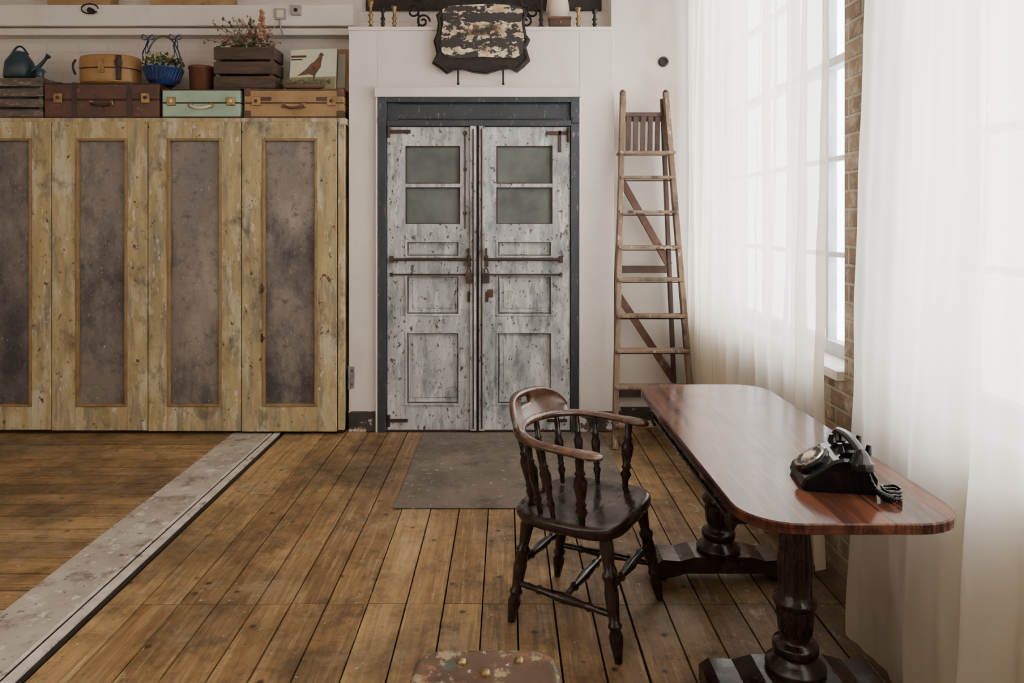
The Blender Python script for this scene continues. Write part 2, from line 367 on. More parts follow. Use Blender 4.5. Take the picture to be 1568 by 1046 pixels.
# ---------------------------------------------------------------- curtains
def curtain(name,y0,y1,z0,z1,xt,xb,mat,per,amp,seed):
    rnd=random.Random(seed); n=int((y1-y0)/.006); rows=70
    ph=[rnd.uniform(0,6.28) for _ in range(8)]
    vs=[];fs=[]
    for j in range(rows+1):
        t=j/rows; z=z1+(z0-z1)*t
        for i in range(n+1):
            u=i/n; y=y0+(y1-y0)*u
            w=2*math.pi/per
            a=amp*(.65+.35*math.sin(u*9+ph[0]))*(.5+.6*t)
            d=a*math.sin(w*y+1.2*math.sin(y*5+ph[1])+.5*math.sin(t*3+ph[2]))
            d+=a*.45*math.sin(w*2.3*y+ph[3]+1.0*t+math.sin(y*9))
            d+=a*.25*math.sin(w*4.7*y+ph[6]+2*t+2*math.sin(y*4))*(1.2-.6*t)
            d+=.006*math.sin(w*.35*y+ph[4]+7*t)+.003*math.sin(40*t+y*30+ph[5])*t
            d+=.005*math.sin(25*t+y*11+ph[7])*math.sin(y*17+9*t)*max(0,t-.45)*2
            x=xt+(xb-xt)*t**1.5+d
            yy=y+.02*math.sin(6*t+ph[2]+u*4)*(.3+t)
            vs.append((x,yy,z))
    for j in range(rows):
        for i in range(n):
            k=j*(n+1)+i; fs.append((k,k+1,k+n+2,k+n+1))
    b=B(); b.add(vs,fs,mat,True)
    return b.done(name)
curtain('sheer_curtain',2.90,5.04,.03,3.275,1.265,1.25,m_curt,.19,.036,3)
curtain('sheer_curtain.001',.5,2.51,.012,3.275,1.275,1.20,m_curt2,.32,.034,11)
b=B(); b.cyl((1.28,.3,3.29),(1.28,5.08,3.29),.012,m_iron)
for y in(.45,2.7,5.07): b.bar((1.28,y,3.29),(1.385,y,3.29),.02,.02,m_iron)
b.done('curtain_rod')
# ---------------------------------------------------------------- doors
b=B()
for(x0,x1,z0,z1) in[(-.905,.516,2.31,2.375)]: b.box(x0,x1,4.93,5.0,z0,z1,m_wallw)
b.box(-.900,-.888,4.945,5.0,0,2.31,m_wallw); b.box(.503,.511,4.945,5.0,0,2.31,m_wallw)
b.done('trim_architrave',.004)
b=B()
b.box(-.888,-.826,4.95,5.04,0,2.31,m_dark); b.box(.445,.503,4.95,5.04,0,2.31,m_dark)
b.box(-.826,.445,4.95,5.04,2.275,2.31,m_dark); b.box(-.826,.445,4.945,5.04,2.11,2.15,m_dark)
b.box(-.826,.445,4.985,5.04,2.15,2.275,m_dark)
b.box(-.888,-.84,4.94,4.95,2.13,2.17,m_dark); b.box(.455,.503,4.94,4.95,2.13,2.17,m_dark)
b.box(-.75,.40,4.978,4.986,2.16,2.168,m_dark); b.box(-.75,.40,4.978,4.986,2.262,2.27,m_dark)
b.box(-.826,.445,4.96,5.06,0,.012,m_iron)
b.done('door_frame',.003)
def leaf(name,x0,x1,p0,p1):
    b=B(); F=4.965; K=5.005
    b.box(x0,p0,F,K,.014,2.106,m_door); b.box(p1,x1,F,K,.014,2.106,m_door)
    for z0,z1 in((1.975,2.106),(1.323,1.436),(1.085,1.205),(.694,.803),(.014,.183)): b.box(p0,p1,F+.001,K,z0,z1,m_door)
    b.box(p0,p1,F+.005,K,1.69,1.715,m_door)
    b.box(p0,p1,4.99,5.0,1.436,1.975,m_wglass)
    for z0,z1 in((1.205,1.323),(.803,1.085),(.183,.694)):
        b.box(p0,p1,4.99,5.0,z0,z1,m_door)
        for q,w in((0,.012),(.022,.006)):
            y=F-.008 if q==0 else F+.014
            b.box(p0+q,p1-q,y,4.992,z0+q,z0+q+w,m_door); b.box(p0+q,p1-q,y,4.992,z1-q-w,z1-q,m_door)
            b.box(p0+q,p0+q+w,y,4.992,z0+q+w,z1-q-w,m_door); b.box(p1-q-w,p1-q,y,4.992,z0+q+w,z1-q-w,m_door)
        for(a_,b_,c_,d_) in((p0+.012,p1-.012,z0+.012,z0+.0155),(p0+.012,p1-.012,z1-.0155,z1-.012),(p0+.012,p0+.0155,z0+.012,z1-.012),(p1-.0155,p1-.012,z0+.012,z1-.012)): b.box(a_,b_,4.984,4.992,c_,d_,m_iron)
        if z1-z0>.2: b.box(p0+.05,p1-.05,4.984,4.992,z0+.05,z1-.05,m_door)
    for z0,z1 in((1.436,1.69),(1.715,1.975)):
        b.box(p0,p0+.008,F+.004,4.992,z0,z1,m_iron); b.box(p1-.008,p1,F+.004,4.992,z0,z1,m_iron)
        b.box(p0,p1,F+.004,4.992,z0,z0+.006,m_iron); b.box(p0,p1,F+.004,4.992,z1-.006,z1,m_iron)
    for z in(1.323,1.436,.803,.694,.183,1.975):
        for xx in(p0,p1): b.box(xx-.035,xx+.0,F-.0006,F+.002,z-.001,z+.001,m_iron)
    return b
def hw(b,xa,xb,inner,outer):
    for z,r in((1.192,.009),(1.088,.006)):
        b.cyl((xa,4.945,z),(xb,4.945,z),r,m_iron)
    b.box(outer-.009,outer+.009,4.935,4.966,1.075,1.10,m_iron); b.box(outer-.012,outer+.012,4.935,4.966,1.17,1.215,m_iron)
    b.box(inner-.014,inner+.014,4.94,4.966,1.14,1.22,m_iron)
    b.cyl((inner,4.925,1.20),(inner,4.925,1.27),.008,m_iron)
    b.box(inner-.022,inner+.022,4.912,4.932,1.03,1.10,m_iron)
    b.tube([(inner+.014*math.cos(a*.35),4.922,1.10+.035*math.sin(a*.35)) for a in range(10)],.004,m_iron)
    b.box(inner-.012,inner+.012,4.945,4.966,.90,.97,m_iron)
b=leaf('l',-.822,-.246,-.697,-.318)
hw(b,-.795,-.235,-.255,-.79)
b.box(-.80,-.66,4.952,4.966,2.06,2.085,m_iron); b.cyl((-.81,4.95,2.03),(-.81,4.95,2.11),.010,m_iron)
b.box(-.80,-.68,4.952,4.966,.07,.09,m_iron); b.cyl((-.81,4.95,.04),(-.81,4.95,.12),.010,m_iron)
b.cyl((-.283,4.957,1.40),(-.283,4.957,2.08),.004,m_iron)
for z in(1.5,1.8,2.05): b.box(-.295,-.271,4.952,4.966,z,z+.022,m_iron)
b.box(-.247,-.206,4.942,5.0,.014,2.11,m_door); b.box(-.206,-.197,4.96,5.0,.014,2.11,m_iron)
b.cyl((-.226,4.936,.03),(-.226,4.936,2.09),.005,m_iron)
b.done('door_1',.0025)
b=leaf('r',-.147,.441,-.068,.321)
hw(b,-.155,.385,-.137,.378)
b.box(.28,.42,4.952,4.966,2.05,2.075,m_iron); b.box(.36,.38,4.952,4.966,1.93,2.08,m_iron); b.cyl((.43,4.95,2.0),(.43,4.95,2.10),.010,m_iron)
b.box(.28,.42,4.952,4.966,.07,.09,m_iron); b.box(-.13,-.09,4.952,4.966,.93,.985,m_leather)
b.box(-.188,-.147,4.942,5.0,.014,2.11,m_door); b.box(-.197,-.188,4.975,5.0,.014,2.11,m_iron)
b.cyl((-.168,4.936,.03),(-.168,4.936,2.09),.005,m_iron)
b.done('door_2',.0025)
# ---------------------------------------------------------------- folding cupboard
b=B(); F=4.90
b.box(-4.75,-1.115,4.935,5.28,.03,2.12,ochre)
b.box(-4.75,-1.10,4.925,5.28,2.12,2.163,ochre)
b.box(-4.75,-1.12,4.95,5.26,0,.03,m_iron)
doors=[(-1.804,-1.150,-1.665,-1.290),(-2.442,-1.804,-2.3125,-1.942),(-3.100,-2.442,-2.937,-2.585),(-3.755,-3.100,-3.60,-3.237),(-4.41,-3.755,-4.26,-3.89)]
for k,(x0,x1,px0,px1) in enumerate(doors):
    x1-=.006
    zt,zb=2.135,.02+.004*k
    b.box(x0,px0,F,4.935,zb,zt,ochre); b.box(px1,x1,F,4.935,zb,zt,ochre)
    b.box(px0,px1,F+.001,4.935,2.02,zt,ochre); b.box(px0,px1,F+.001,4.935,zb,.19,ochre)
    b.box(px0,px1,4.922,4.934,.19,2.02,m_pan)
    for a in((px0,px0+.018,.19,2.02),(px1-.018,px1,.19,2.02)): b.box(a[0],a[1],F-.006,4.925,a[2],a[3],m_mould)
    b.box(px0+.018,px1-.018,F-.006,4.925,.19,.208,m_mould); b.box(px0+.018,px1-.018,F-.006,4.925,2.002,2.02,m_mould)
    b.box(x1-.002,x1+.008,F+.012,4.934,zb,zt,m_iron)
    if k==0:
        for z in(1.0,.66): b.box(px0-.005,px0+.008,F-.014,F,z-.03,z+.03,m_iron); b.ball((px0+.012,F-.02,z),.014,m_iron)
b.box(-1.148,-1.104,F+.004,4.936,.03,2.12,ochre)
b.done('panelled_folding_cupboard',.003)
b=B(); b.box(-1.088,-1.05,4.966,4.98,.30,.45,m_steel); b.cyl((-1.085,4.960,.295),(-1.085,4.960,.455),.008,m_steel)
for z in(.33,.42): b.ball((-1.065,4.964,z),.006,m_iron,6)
b.done('steel_hinge',.002)
# ---------------------------------------------------------------- luggage & objects on the cupboard
ZC=2.164
def suitcase(name,x0,x1,y0,y1,z0,h,m,mt,strap=None,edge=None,lockx=(.12,.88),rz=0,slat=False):
    cx,cy=(x0+x1)/2,(y0+y1)/2; w=(x1-x0)/2; d=(y1-y0)/2
    b=B(T(cx,cy,z0,rz))
    b.box(-w,w,-d,d,0,h*.52,m); b.box(-w,w,-d,d,h*.54,h,m); b.box(-w+.004,w-.004,-d+.004,d-.004,h*.5,h*.56,mt)
    if edge:
        for z in(.0,h-.012,h*.49): b.box(-w-.003,w+.003,-d-.003,d+.003,z,z+.012,edge)
    if strap:
        for f in strap: b.box(-w+2*w*f-.018,-w+2*w*f+.018,-d-.006,d+.004,-.0,h+.004,m_leatherd)
    for f in lockx:
        X=-w+2*w*f; b.box(X-.03,X+.03,-d-.010,-d,h*.42,h*.72,m_brass); b.ball((X,-d-.012,h*.58),.012,mt)
    pts=[(-.07+.14*i/10,-d-.012-.028*math.sin(math.pi*i/10),h*.42-.02*math.sin(math.pi*i/10)) for i in range(11)]
    b.tube(pts,.009,mt,8); 
    for s_ in(-.07,.07): b.box(s_-.014,s_+.014,-d-.014,-d,h*.36,h*.5,m_brass)
    if slat:
        for f in(.03,.97):
            X=-w+2*w*f; b.box(X-.022,X+.022,-d-.006,d+.006,-.0,.05,mt); b.box(X-.022,X+.022,-d-.006,d+.006,h-.05,h+.003,mt)
        for f in(.2,.8):
            X=-w+2*w*f; b.box(X-.05,X+.05,-d-.005,-d,h*.60,h*.72,mt)
    return b.done(name,.007)
suitcase('brown_leather_suitcase',-3.175,-2.385,4.94,5.20,ZC,.24,m_leather,m_leatherd,strap=(.26,.74),edge=m_leatherd)
suitcase('mint_suitcase',-2.365,-1.828,4.94,5.17,ZC,.20,m_mint,m_cream,edge=m_leatherd)
suitcase('tan_suitcase',-1.80,-1.12,4.94,5.18,ZC,.20,m_tan,m_leather,edge=m_leather,slat=True)
b=B(T(-2.79,5.07,ZC+.246))
def oval(a,c,z,n=40,e=2.6):
    o=[]
    for i in range(n):
        t=2*math.pi*i/n; cc,ss=math.cos(t),math.sin(t)
        o.append((math.copysign(abs(cc)**(2/e),cc)*a,math.copysign(abs(ss)**(2/e),ss)*c,z))
    return o
b.loft([oval(.18,.10,0),oval(.198,.118,.012),oval(.20,.12,.03),oval(.20,.12,.10)],m_hat)
b.loft([oval(.196,.116,.099),oval(.196,.116,.112)],m_leatherd)
b.loft([oval(.203,.123,.11),oval(.203,.123,.17),oval(.195,.115,.195),oval(.15,.08,.207)],m_hat)
b.box(-.02,.02,-.128,-.118,.07,.16,m_brass)
b.box(.10,.13,-.124,-.10,.02,.19,m_leatherd); b.ball((.12,-.125,.14),.03,m_leatherd,sc=(1,.3,1.2))
b.tube([(-.19+.0*i,-.10-.03*math.sin(i*math.pi/8),.16-.10*i/8) for i in range(9)],.008,m_leatherd)
b.done('oval_leather_hat_case',.002)
def crate(name,x0,x1,y0,y1,z0,z1,m,n=3):
    b=B(); b.box(x0,x1,y0,y1,z0,z0+.012,m); h=(z1-z0)/n
    for i in range(n):
        a=z0+h*i+.006; c=z0+h*(i+1)-.012
        b.box(x0,x1,y0,y0+.012,a,c,m); b.box(x0,x1,y1-.012,y1,a,c,m); b.box(x0,x0+.012,y0+.012,y1-.012,a,c,m); b.box(x1-.012,x1,y0+.012,y1-.012,a,c,m)
    for X in(x0+.012,x1-.037):
        for Y in(y0+.012,y1-.037): b.box(X,X+.025,Y,Y+.025,z0+.012,z1,m)
    for i in range(n):
        for X in(x0+.03,x1-.03): b.ball((X,y0-.001,z0+h*(i+.5)),.004,m_iron,6)
    return b.done(name,.002)
crate('wooden_crate',-3.80,-3.19,4.95,5.20,ZC,ZC+.29,m_crate,4)
crate('wooden_crate.001',-2.02,-1.60,4.96,5.16,ZC+.204,ZC+.204+.30,m_crateb,3)
b=B(T(-3.42,5.05,ZC+.29))
b.turned((0,0,0),(0,0,.19),[(0,.09),(.05,.10),(.6,.09),(.85,.06),(.95,.04),(1,.045)],m_teal,24)
b.tube([(.08,0,.05),(.14,0,.09),(.19,0,.15)],[.022,.014,.010],m_teal)
b.turned((.185,0,.145),(.205,0,.165),[(0,.01),(1,.02)],m_teal)
b.tube([(-.06+.12*i/10,0,.17+.06*math.sin(math.pi*i/10)) for i in range(11)],.007,m_teal)
b.done('watering_can')
b=B(T(-3.235,4.985,ZC+.291))
b.turned((0,0,.0),(0,0,.06),[(0,.02),(.4,.026),(.9,.024),(1,.014)],m_teal,16); b.tube([(.02,0,.02),(.04,0,.035),(.02,0,.055)],.004,m_teal)
b.done('enamel_jug')
e=empty('blue_flower_basket'); cx,cy,z0=-2.415,5.06,ZC+.244
b=B(T(cx,cy,z0))
b.turned((0,0,0),(0,0,.12),[(0,.075),(.1,.085),(.5,.112),(.9,.130),(.92,.136),(1,.136),(1,.12),(.8,.105)],m_blue,28)
for i in range(28):
    a=i*2*math.pi/28; b.tube([(.10*math.cos(a),.10*math.sin(a),.03),(.13*math.cos(a+.1),.13*math.sin(a+.1),.11)],.005,m_blue,6)
b.tube([(.130*math.cos(math.pi*i/20),0,.10+.25*math.sin(math.pi*i/20)) for i in range(21)],.006,m_leaf)
def ribbon(pts,w=.009): b.tube(pts,w,m_blue,6,rh=.002)
for sx in(-1,1):
    c0=Vector((sx*.095,-.015,.33))
    for k,(dx,dz) in enumerate(((.04,.018),(-.045,.02))):
        ribbon([c0+Vector((dx*math.sin(math.pi*i/8)*1.0,-.006,dz*math.sin(2*math.pi*i/8)+.01*math.sin(math.pi*i/8))) for i in range(9)],.009)
    for k,(dx,L) in enumerate(((.045,.16),(-.01,.12),(.02,.20))):
        ribbon([c0+Vector((sx*dx*i/6+.008*math.sin(i*1.3+k),-.01-.003*k,-L*i/6)) for i in range(7)],.009)
b.done('pot',0,e)
b=B(T(cx,cy,z0))
for i in range(170):
    a=U(0,6.28);r=.125*R()**.5;c=Vector((r*math.cos(a),r*math.sin(a),.12+.09*(1-r/.15)+U(-.02,.03)))
    d=Vector((U(-1,1),U(-1,1),U(0,1))).normalized()*.03; n=d.cross(Vector((R(),R(),R()))).normalized()*.012
    b.add([c,c+d*.5+n,c+d,c+d*.5-n],[(0,1,2,3)],m_leaf)
for i in range(10):
    a=U(0,6.28);r=.10*R()**.5; b.ball((r*math.cos(a),r*math.sin(a)-.02,.18+U(0,.04)),.014,m_flower,8,sc=(1,1,.6))
b.done('foliage',0,e)
b=B(T(-2.14,5.06,ZC+.204)); b.turned((0,0,0),(0,0,.17),[(0,.075),(.03,.082),(.88,.088),(.9,.094),(1,.094),(1,.084),(.85,.08)],m_copper,28); b.done('copper_plant_pot')
b=B(T(-1.81,5.06,ZC+.22))
for i in range(46):
    a=U(0,6.28); sp=U(.05,.22); hgt=U(.34,.50); x0=U(-.12,.12); y0=U(-.05,.05)
    p=[(x0+sp*math.cos(a)*(t/5)**1.6,y0+.25*sp*math.sin(a)*t/5,.288+(hgt-.288)*t/5) for t in range(6)]
    b.tube(p,.0018,m_twig,4)
    for k in range(3 if i%2 else 1):
        q=Vector(p[5 if k<2 else 4]); b.ball(q+Vector((U(-.02,.02),U(-.015,.015),U(-.02,.015))),U(.004,.010),m_dry if i%3 else m_twig,6,sc=(1,1,1.4))
for i in range(80):
    c=Vector((U(-.18,.18),U(-.07,.07),.296+U(0,.04))); b.ball(c,.012,(m_dry,m_leaf,m_twig)[i%3],6,sc=(1.3,1,.6))
for k in range(16):
    z=.34+k*.012; b.ball((.08+.03*math.sin(k*2.4)*(1-k/18)+.02,-.03,z+.02),.015,m_dry,8)
b.done('dried_flower_arrangement')
e=empty('illustrated_bird_book')
Mx=T(-1.345,5.02,ZC+.211)@Matrix.Rotation(math.radians(-9),4,'X')@Matrix.Rotation(math.radians(-4),4,'Z')
b=B(Mx)
b.box(-.17,.15,0,.03,.004,.29,m_cream); b.box(-.175,.155,-.004,0,0,.295,m_sky); b.box(-.175,.155,.03,.034,0,.295,m_leather)
b.box(-.174,.154,-.006,-.004,.001,.09,m_grass)
bird=[(-.13,.10),(-.10,.12),(-.06,.15),(-.03,.185),(0,.20),(.03,.235),(.04,.262),(.058,.268),(.062,.255),(.078,.25),(.062,.243),(.055,.20),(.05,.16),(.02,.12),(.01,.10),(.005,.07),(-.005,.07),(-.005,.10),(-.04,.11),(-.08,.105)]
bird=[(a*.9-.0,c) for a,c in bird]
b.poly(bird,lambda a,c,d:(a,-.006-d,c),.002,m_bird)
b.box(-.17,-.06,-.0075,-.006,.235,.25,m_leather); b.box(-.17,-.09,-.0075,-.006,.215,.225,m_leather)
b.done('cover',.001,e)
b=B(T(-1.23,5.12,ZC+.21)@Matrix.Rotation(math.radians(-6),4,'X')); b.box(-.11,.10,0,.03,0,.31,m_cream); b.box(-.115,.105,-.004,0,0,.315,m_tan); b.box(-.09,.08,-.006,-.004,.03,.28,m_sky)
b.done('picture_book',.002)
b=B(T(-1.40,4.972,ZC+.206)); b.turned((-.14,0,.02),(.14,0,.02),[(0,.012),(.1,.02),(.9,.02),(1,.012)],m_twig,10)
for i in range(120):
    c=Vector((U(-.18,.18),U(-.015,.015),U(.02,.06))); d=Vector((U(-1,1),U(-.3,.3),U(0,1))).normalized()*.025; n=Vector((U(-1,1),0,U(-1,1))).normalized()*.006
    b.add([c,c+d*.5+n,c+d,c+d*.5-n],[(0,1,2,3)],m_leaf if i%3 else m_twig)
b.done('moss_garland')
b=B(); b.box(-1.66,-1.58,5.145,5.16,2.90,2.98,m_steel); b.box(-1.645,-1.595,5.14,5.146,2.915,2.965,m_cream); b.box(-1.54,-1.47,5.135,5.16,2.93,3.0,m_steel); b.cyl((-1.505,5.13,2.965),(-1.505,5.137,2.965),.014,m_black)
b.tube([(-1.62,5.15,2.90),(-1.62,5.15,2.85),(-1.60,5.155,2.79)],.006,m_steel); b.done('wall_socket',.003)
b=B(); b.tube([(-2.98+.06*math.cos(i*.3),5.14,2.975+.035*math.sin(i*.3)) for i in range(20)],.005,m_black); b.cyl((-2.97,5.16,2.96),(-2.97,5.12,2.96),.02,m_black); b.done('cable_hook')
b=B(); b.turned((1.115,5.10,2.585),(1.115,5.075,2.585),[(0,.036),(.6,.036),(1,.028),(.9,.018),(.5,.015)],m_black,24); b.done('round_wall_vent')
# ---------------------------------------------------------------- shelf above door
def candlestick(name,x,y,h,m=m_brass):
    b=B(T(x,y,2.801)); b.turned((0,0,0),(0,0,h),[(0,.032),(.05,.034),(.1,.014),(.2,.010),(.25,.018),(.32,.010),(.45,.013),(.5,.02),(.56,.010),(.75,.009),(.82,.018),(.86,.012),(.92,.02),(1,.022),(1,.012),(.95,.01)],m,18); return b.done(name)
for n,(x,h) in enumerate([(-.95,.20),(-.865,.15),(-.785,.16),(.245,.26),(.505,.15),(.62,.14)]): candlestick('candlestick',x,5.04,h,m_black if n%2 else m_brass)
def spiral(b,cx,y,cz,r,turns,dirn,m,rad=.008,ph=0):
    b.tube([(cx+dirn*r*(1-.8*i/40)*math.cos(ph+turns*6.28*i/40),y,cz+r*(1-.8*i/40)*math.sin(ph+turns*6.28*i/40)) for i in range(41)],rad,m,7)
b=B()
for s_,c in((1,-.60),(-1,.13)):
    b.box(c-.06*1,c+.06,5.07,5.12,2.80,2.812,m_black)
    spiral(b,c+.01,5.09,2.87,.05,1.4,s_,m_black); spiral(b,c-.06*s_,5.09,2.94,.05,1.3,-s_,m_black,ph=1); b.cyl((c-.02,5.09,2.81),(c-.02,5.09,3.1),.007,m_black)
    spiral(b,c,5.09,3.01,.05,1.2,s_,m_black,ph=2)
b.done('wrought_iron_scrollwork')
b=B(); b.box(.30,.45,5.0,5.06,2.801,2.875,m_crateb); b.box(.295,.455,4.995,5.065,2.862,2.88,m_leather); b.ball((.375,4.998,2.84),.008,m_brass); b.done('small_wooden_box',.003)
b=B(T(.37,5.16,2.801)); b.turned((0,0,0),(0,0,.3),[(0,.05),(.1,.06),(.5,.08),(.55,.085),(.9,.07),(1,.04)],m_cream,24); b.done('white_vase')
b=B(); b.box(-1.03,.70,5.265,5.285,3.0,3.08,m_black); 
for x in(-.9,0,.6): b.bar((x,5.28,3.03),(x,5.31,3.03),.03,.03,m_black)
b.done('hanging_rail')
# plaque
b=B()
S=224.5
o=[(676,14),(690,8),(712,14),(735,9),(760,13),(782,8),(800,10),(808,18),(803,32),(806,52),(812,60),(806,72),(812,92),(803,101),(792,110),(780,104),(764,106),(745,112),(725,110),(708,105),(694,106),(683,112),(672,103),(661,96),(668,82),(663,62),(668,50),(670,34),(667,22)]
o=[((x-775)/S,1.45+(340-y)/S) for x,y in o]
cx=sum(p[0] for p in o)/len(o); cz=sum(p[1] for p in o)/len(o)
def sc(k): return [(cx+(p[0]-cx)*k,cz+(p[1]-cz)*k) for p in o]
rs=[[(x,4.955,z) for x,z in o],[(x,4.915,z) for x,z in o]]
b.loft(rs,m_black,False)
b.loft([[(x,4.916,z) for x,z in sc(.99)],[(x,4.905,z) for x,z in sc(.96)],[(x,4.905,z) for x,z in sc(.92)],[(x,4.912,z) for x,z in sc(.90)]],m_black,False)
pp=[(-.435,2.90),(-.38,2.925),(-.10,2.94),(.06,2.925),(.115,2.895),(.105,2.80),(.125,2.70),(.115,2.60),(.05,2.565),(-.16,2.578),(-.38,2.565),(-.44,2.61),(-.445,2.72),(-.43,2.80)]
b.add([(x,4.9035,z) for x,z in pp],[tuple(range(len(pp)))],m_peel)
b.loft([[(x,y_,z) for x,z in pp] for y_ in(4.912,4.9035)],m_black,False,caps=False)
for x in(-.33,-.02):
    b.cyl((x,4.94,2.56),(x,4.94,2.40),.007,m_black); b.cyl((x,4.94,2.52),(x,4.985,2.52),.008,m_black); b.ball((x,4.94,2.40),.010,m_black)
b.done('ornate_painted_plaque')
# ---------------------------------------------------------------- stepladder
e=empty('wooden_stepladder')
b=B()
LT,LB=Vector((.80,4.93,2.33)),Vector((.695,4.60,0)); RT,RB=Vector((1.095,4.93,2.33)),Vector((1.21,4.60,0))
b.bar(LB,LT,.035,.055,ladw,up=(0,1,0)); b.bar(RB,RT,.035,.055,ladw,up=(0,1,0))
for z in(.15,.384,.612,.835,1.071,1.283,1.516,1.748):
    t=z/2.33; a=LB.lerp(LT,t); c=RB.lerp(RT,t)
    b.box(a.x-.01,c.x+.01,a.y-.055,a.y+.05,z-.009,z+.011,ladw)
    b.cyl((a.x,a.y,z-.02),(c.x,c.y,z-.02),.004,m_iron)
t=1.915/2.33; a=LB.lerp(LT,t); c=RB.lerp(RT,t)
b.box(a.x-.02,c.x+.02,a.y-.07,a.y+.09,1.905,1.925,ladw)
for p in(LT,RT): b.ball(p,.028,ladd,10,sc=(.8,1,1)); 
b.done('front_frame',.004,e)
b=B()
LT2,LB2=Vector((.815,4.97,2.30)),Vector((.73,5.04,0)); RT2,RB2=Vector((1.08,4.97,2.30)),Vector((1.19,5.04,0))
b.bar(LB2,LT2,.028,.04,ladd,up=(0,1,0)); b.bar(RB2,RT2,.028,.04,ladd,up=(0,1,0))
for z in(.25,1.12,2.17):
    t=z/2.3; b.bar(LB2.lerp(LT2,t),RB2.lerp(RT2,t),.03,.05,ladd)
b.bar(LB2.lerp(LT2,.76),RB2.lerp(RT2,.50),.02,.05,ladr); b.bar(LB2.lerp(LT2,.42),RB2.lerp(RT2,.15),.02,.05,ladr)
for i in range(5):
    x0=.845+i*.05; b.bar((x0-.008,4.935,1.93),(x0,4.955,2.19),.034,.012,ladd,up=(0,1,0))
b.bar((.81,4.96,2.19),(1.09,4.96,2.19),.03,.03,ladd)
b.done('rear_frame',.003,e)
# ---------------------------------------------------------------- floor plate
b=B(); b.box(-.57,.66,3.63,4.93,.0005,.007,m_matx); b.done('door_mat',.002)
# ---------------------------------------------------------------- table
e=empty('rosewood_library_table')
def rrect(x0,x1,y0,y1,r,n=8):
    o=[]
    for cx,cy,a0 in((x1-r,y1-r,0),(x0+r,y1-r,90),(x0+r,y0+r,180),(x1-r,y0+r,270)):
        for i in range(n+1):
            a=math.radians(a0+90*i/n); o.append((cx+r*math.cos(a),cy+r*math.sin(a)))
    return o
def rring(ins,z,r=.13): return [(x,y,z) for x,y in rrect(.56+ins,1.10-ins,1.665+ins,3.10-ins,r-ins*.5)]
b=B()
b.loft([rring(.006,.722),rring(0,.726),rring(0,.738)],m_rose,False,caps=True)
b.loft([rring(.002,.738),rring(.002,.7395)],m_dkwood,False,caps=False)
b.loft([rring(0,.7395),rring(0,.747),rring(.004,.75)],m_rose,False)
b.done('top',0,e)
b=B()
b.box(.625,1.035,1.97,3.02,.63,.722,m_dkwood); b.box(.615,.625,1.99,3.00,.645,.71,m_dkwood); b.box(.612,1.045,1.965,3.03,.622,.634,m_dkwood)
for y in(2.2,2.78): b.ball((.605,y,.678),.016,m_brass,10)
for y in(1.985,3.0): b.turned((.622,y,.60),(.622,y,.722),[(0,.008),(.2,.02),(.4,.012),(1,.022)],m_dkwood,12)
PX=.865
prof=[(0,.085),(.03,.088),(.06,.07),(.09,.055),(.11,.066),(.15,.066),(.17,.045),(.20,.042,.0),(.22,.05,.1),(.33,.056,.12),(.36,.05,.05),(.37,.062),(.40,.066),(.43,.05),(.45,.05,.1),(.60,.053,.13),(.80,.044,.13),(.86,.038,.1),(.88,.05),(.91,.055),(.94,.04),(.97,.055),(1,.06)]
for py in(2.15,2.93):
    b.turned((PX,py,.115),(PX,py,.64),prof,m_dkwood,60,flute=14)
    ft=[(-.27,.035),(-.27,.085),(-.24,.105),(-.17,.10),(-.11,.115),(.11,.115),(.17,.10),(.24,.105),(.26,.085),(.26,.035),(.20,.035),(.15,.05),(-.15,.05),(-.20,.035)]
    b.poly(ft,lambda a,c,d,py=py:(PX+a,py-.07+d,c),.14,m_dkwood)
    for sx in(-.235,.23):
        b.turned((PX+sx,py,0),(PX+sx,py,.04),[(0,.025),(.3,.036),(.7,.036),(1,.028)],m_dkwood,16)
    b.box(PX-.20,PX+.17,py-.05,py+.05,.60,.632,m_dkwood)
b.done('base',.004,e)
# ---------------------------------------------------------------- telephone
b=B(T(.885,1.93,.7505,-10)@Matrix.Scale(.95,4))
pr=[(-.105,0),(.085,0),(.088,.045),(.07,.075),(.045,.092),(.0,.092),(-.025,.085),(-.10,.032),(-.108,.012)]
b.loft([[(x*(.96 if abs(y)>.08 else 1),y,z*(.93 if abs(y)>.08 else 1)) for x,z in pr] for y in(-.085,-.075,.075,.085)],m_bake,False)
n=Vector((-.053,0,.075)).normalized(); c=Vector((-.063,0,.06))
b.turned(c-n*.004,c+n*.012,[(0,.052),(.7,.052),(1,.046)],m_bake,28); b.turned(c+n*.010,c+n*.016,[(0,.046),(1,.044)],m_chrome,28)
b.turned(c+n*.014,c+n*.020,[(0,.018),(1,.016)],m_cream,20)
ax=Vector((0,1,0)); bx=n.cross(ax)
for i in range(10):
    a=.6+i*.52; q=c+(ax*math.cos(a)+bx*math.sin(a))*.032; b.turned(q+n*.0155,q+n*.0168,[(0,.0075),(1,.0075)],m_bake,10)
for y in(-.045,.045):
    b.box(.0,.075,y-.012,y+.012,.085,.103,m_bake)
    for x in(.003,.071): b.turned((x,y,.098),(x+(-.004 if x<.03 else .004),y,.124),[(0,.011),(.5,.008),(1,.006)],m_bake,12)
b.tube([(.037,-.105+.21*i/16,.118+.012*math.sin(math.pi*i/16)) for i in range(17)],.013,m_bake,12,rh=.011)
for y in(-.10,.10):
    b.turned((.037,y,.128),(.037,y*1.08,.07),[(0,.004),(.08,.013),(.25,.02),(.55,.026),(.6,.031),(.95,.031),(1,.02)],m_bake,20)
pts=[]
for i in range(200):
    t=i/199; base_=Vector((.05+.055*t,-.125+.01*math.sin(t*5),.013+.055*(1-t)**3)); a=i*.75
    pts.append(base_+Vector((.0,math.cos(a)*.009,math.sin(a)*.009)))
b.tube(pts,.0026,m_bake,5)
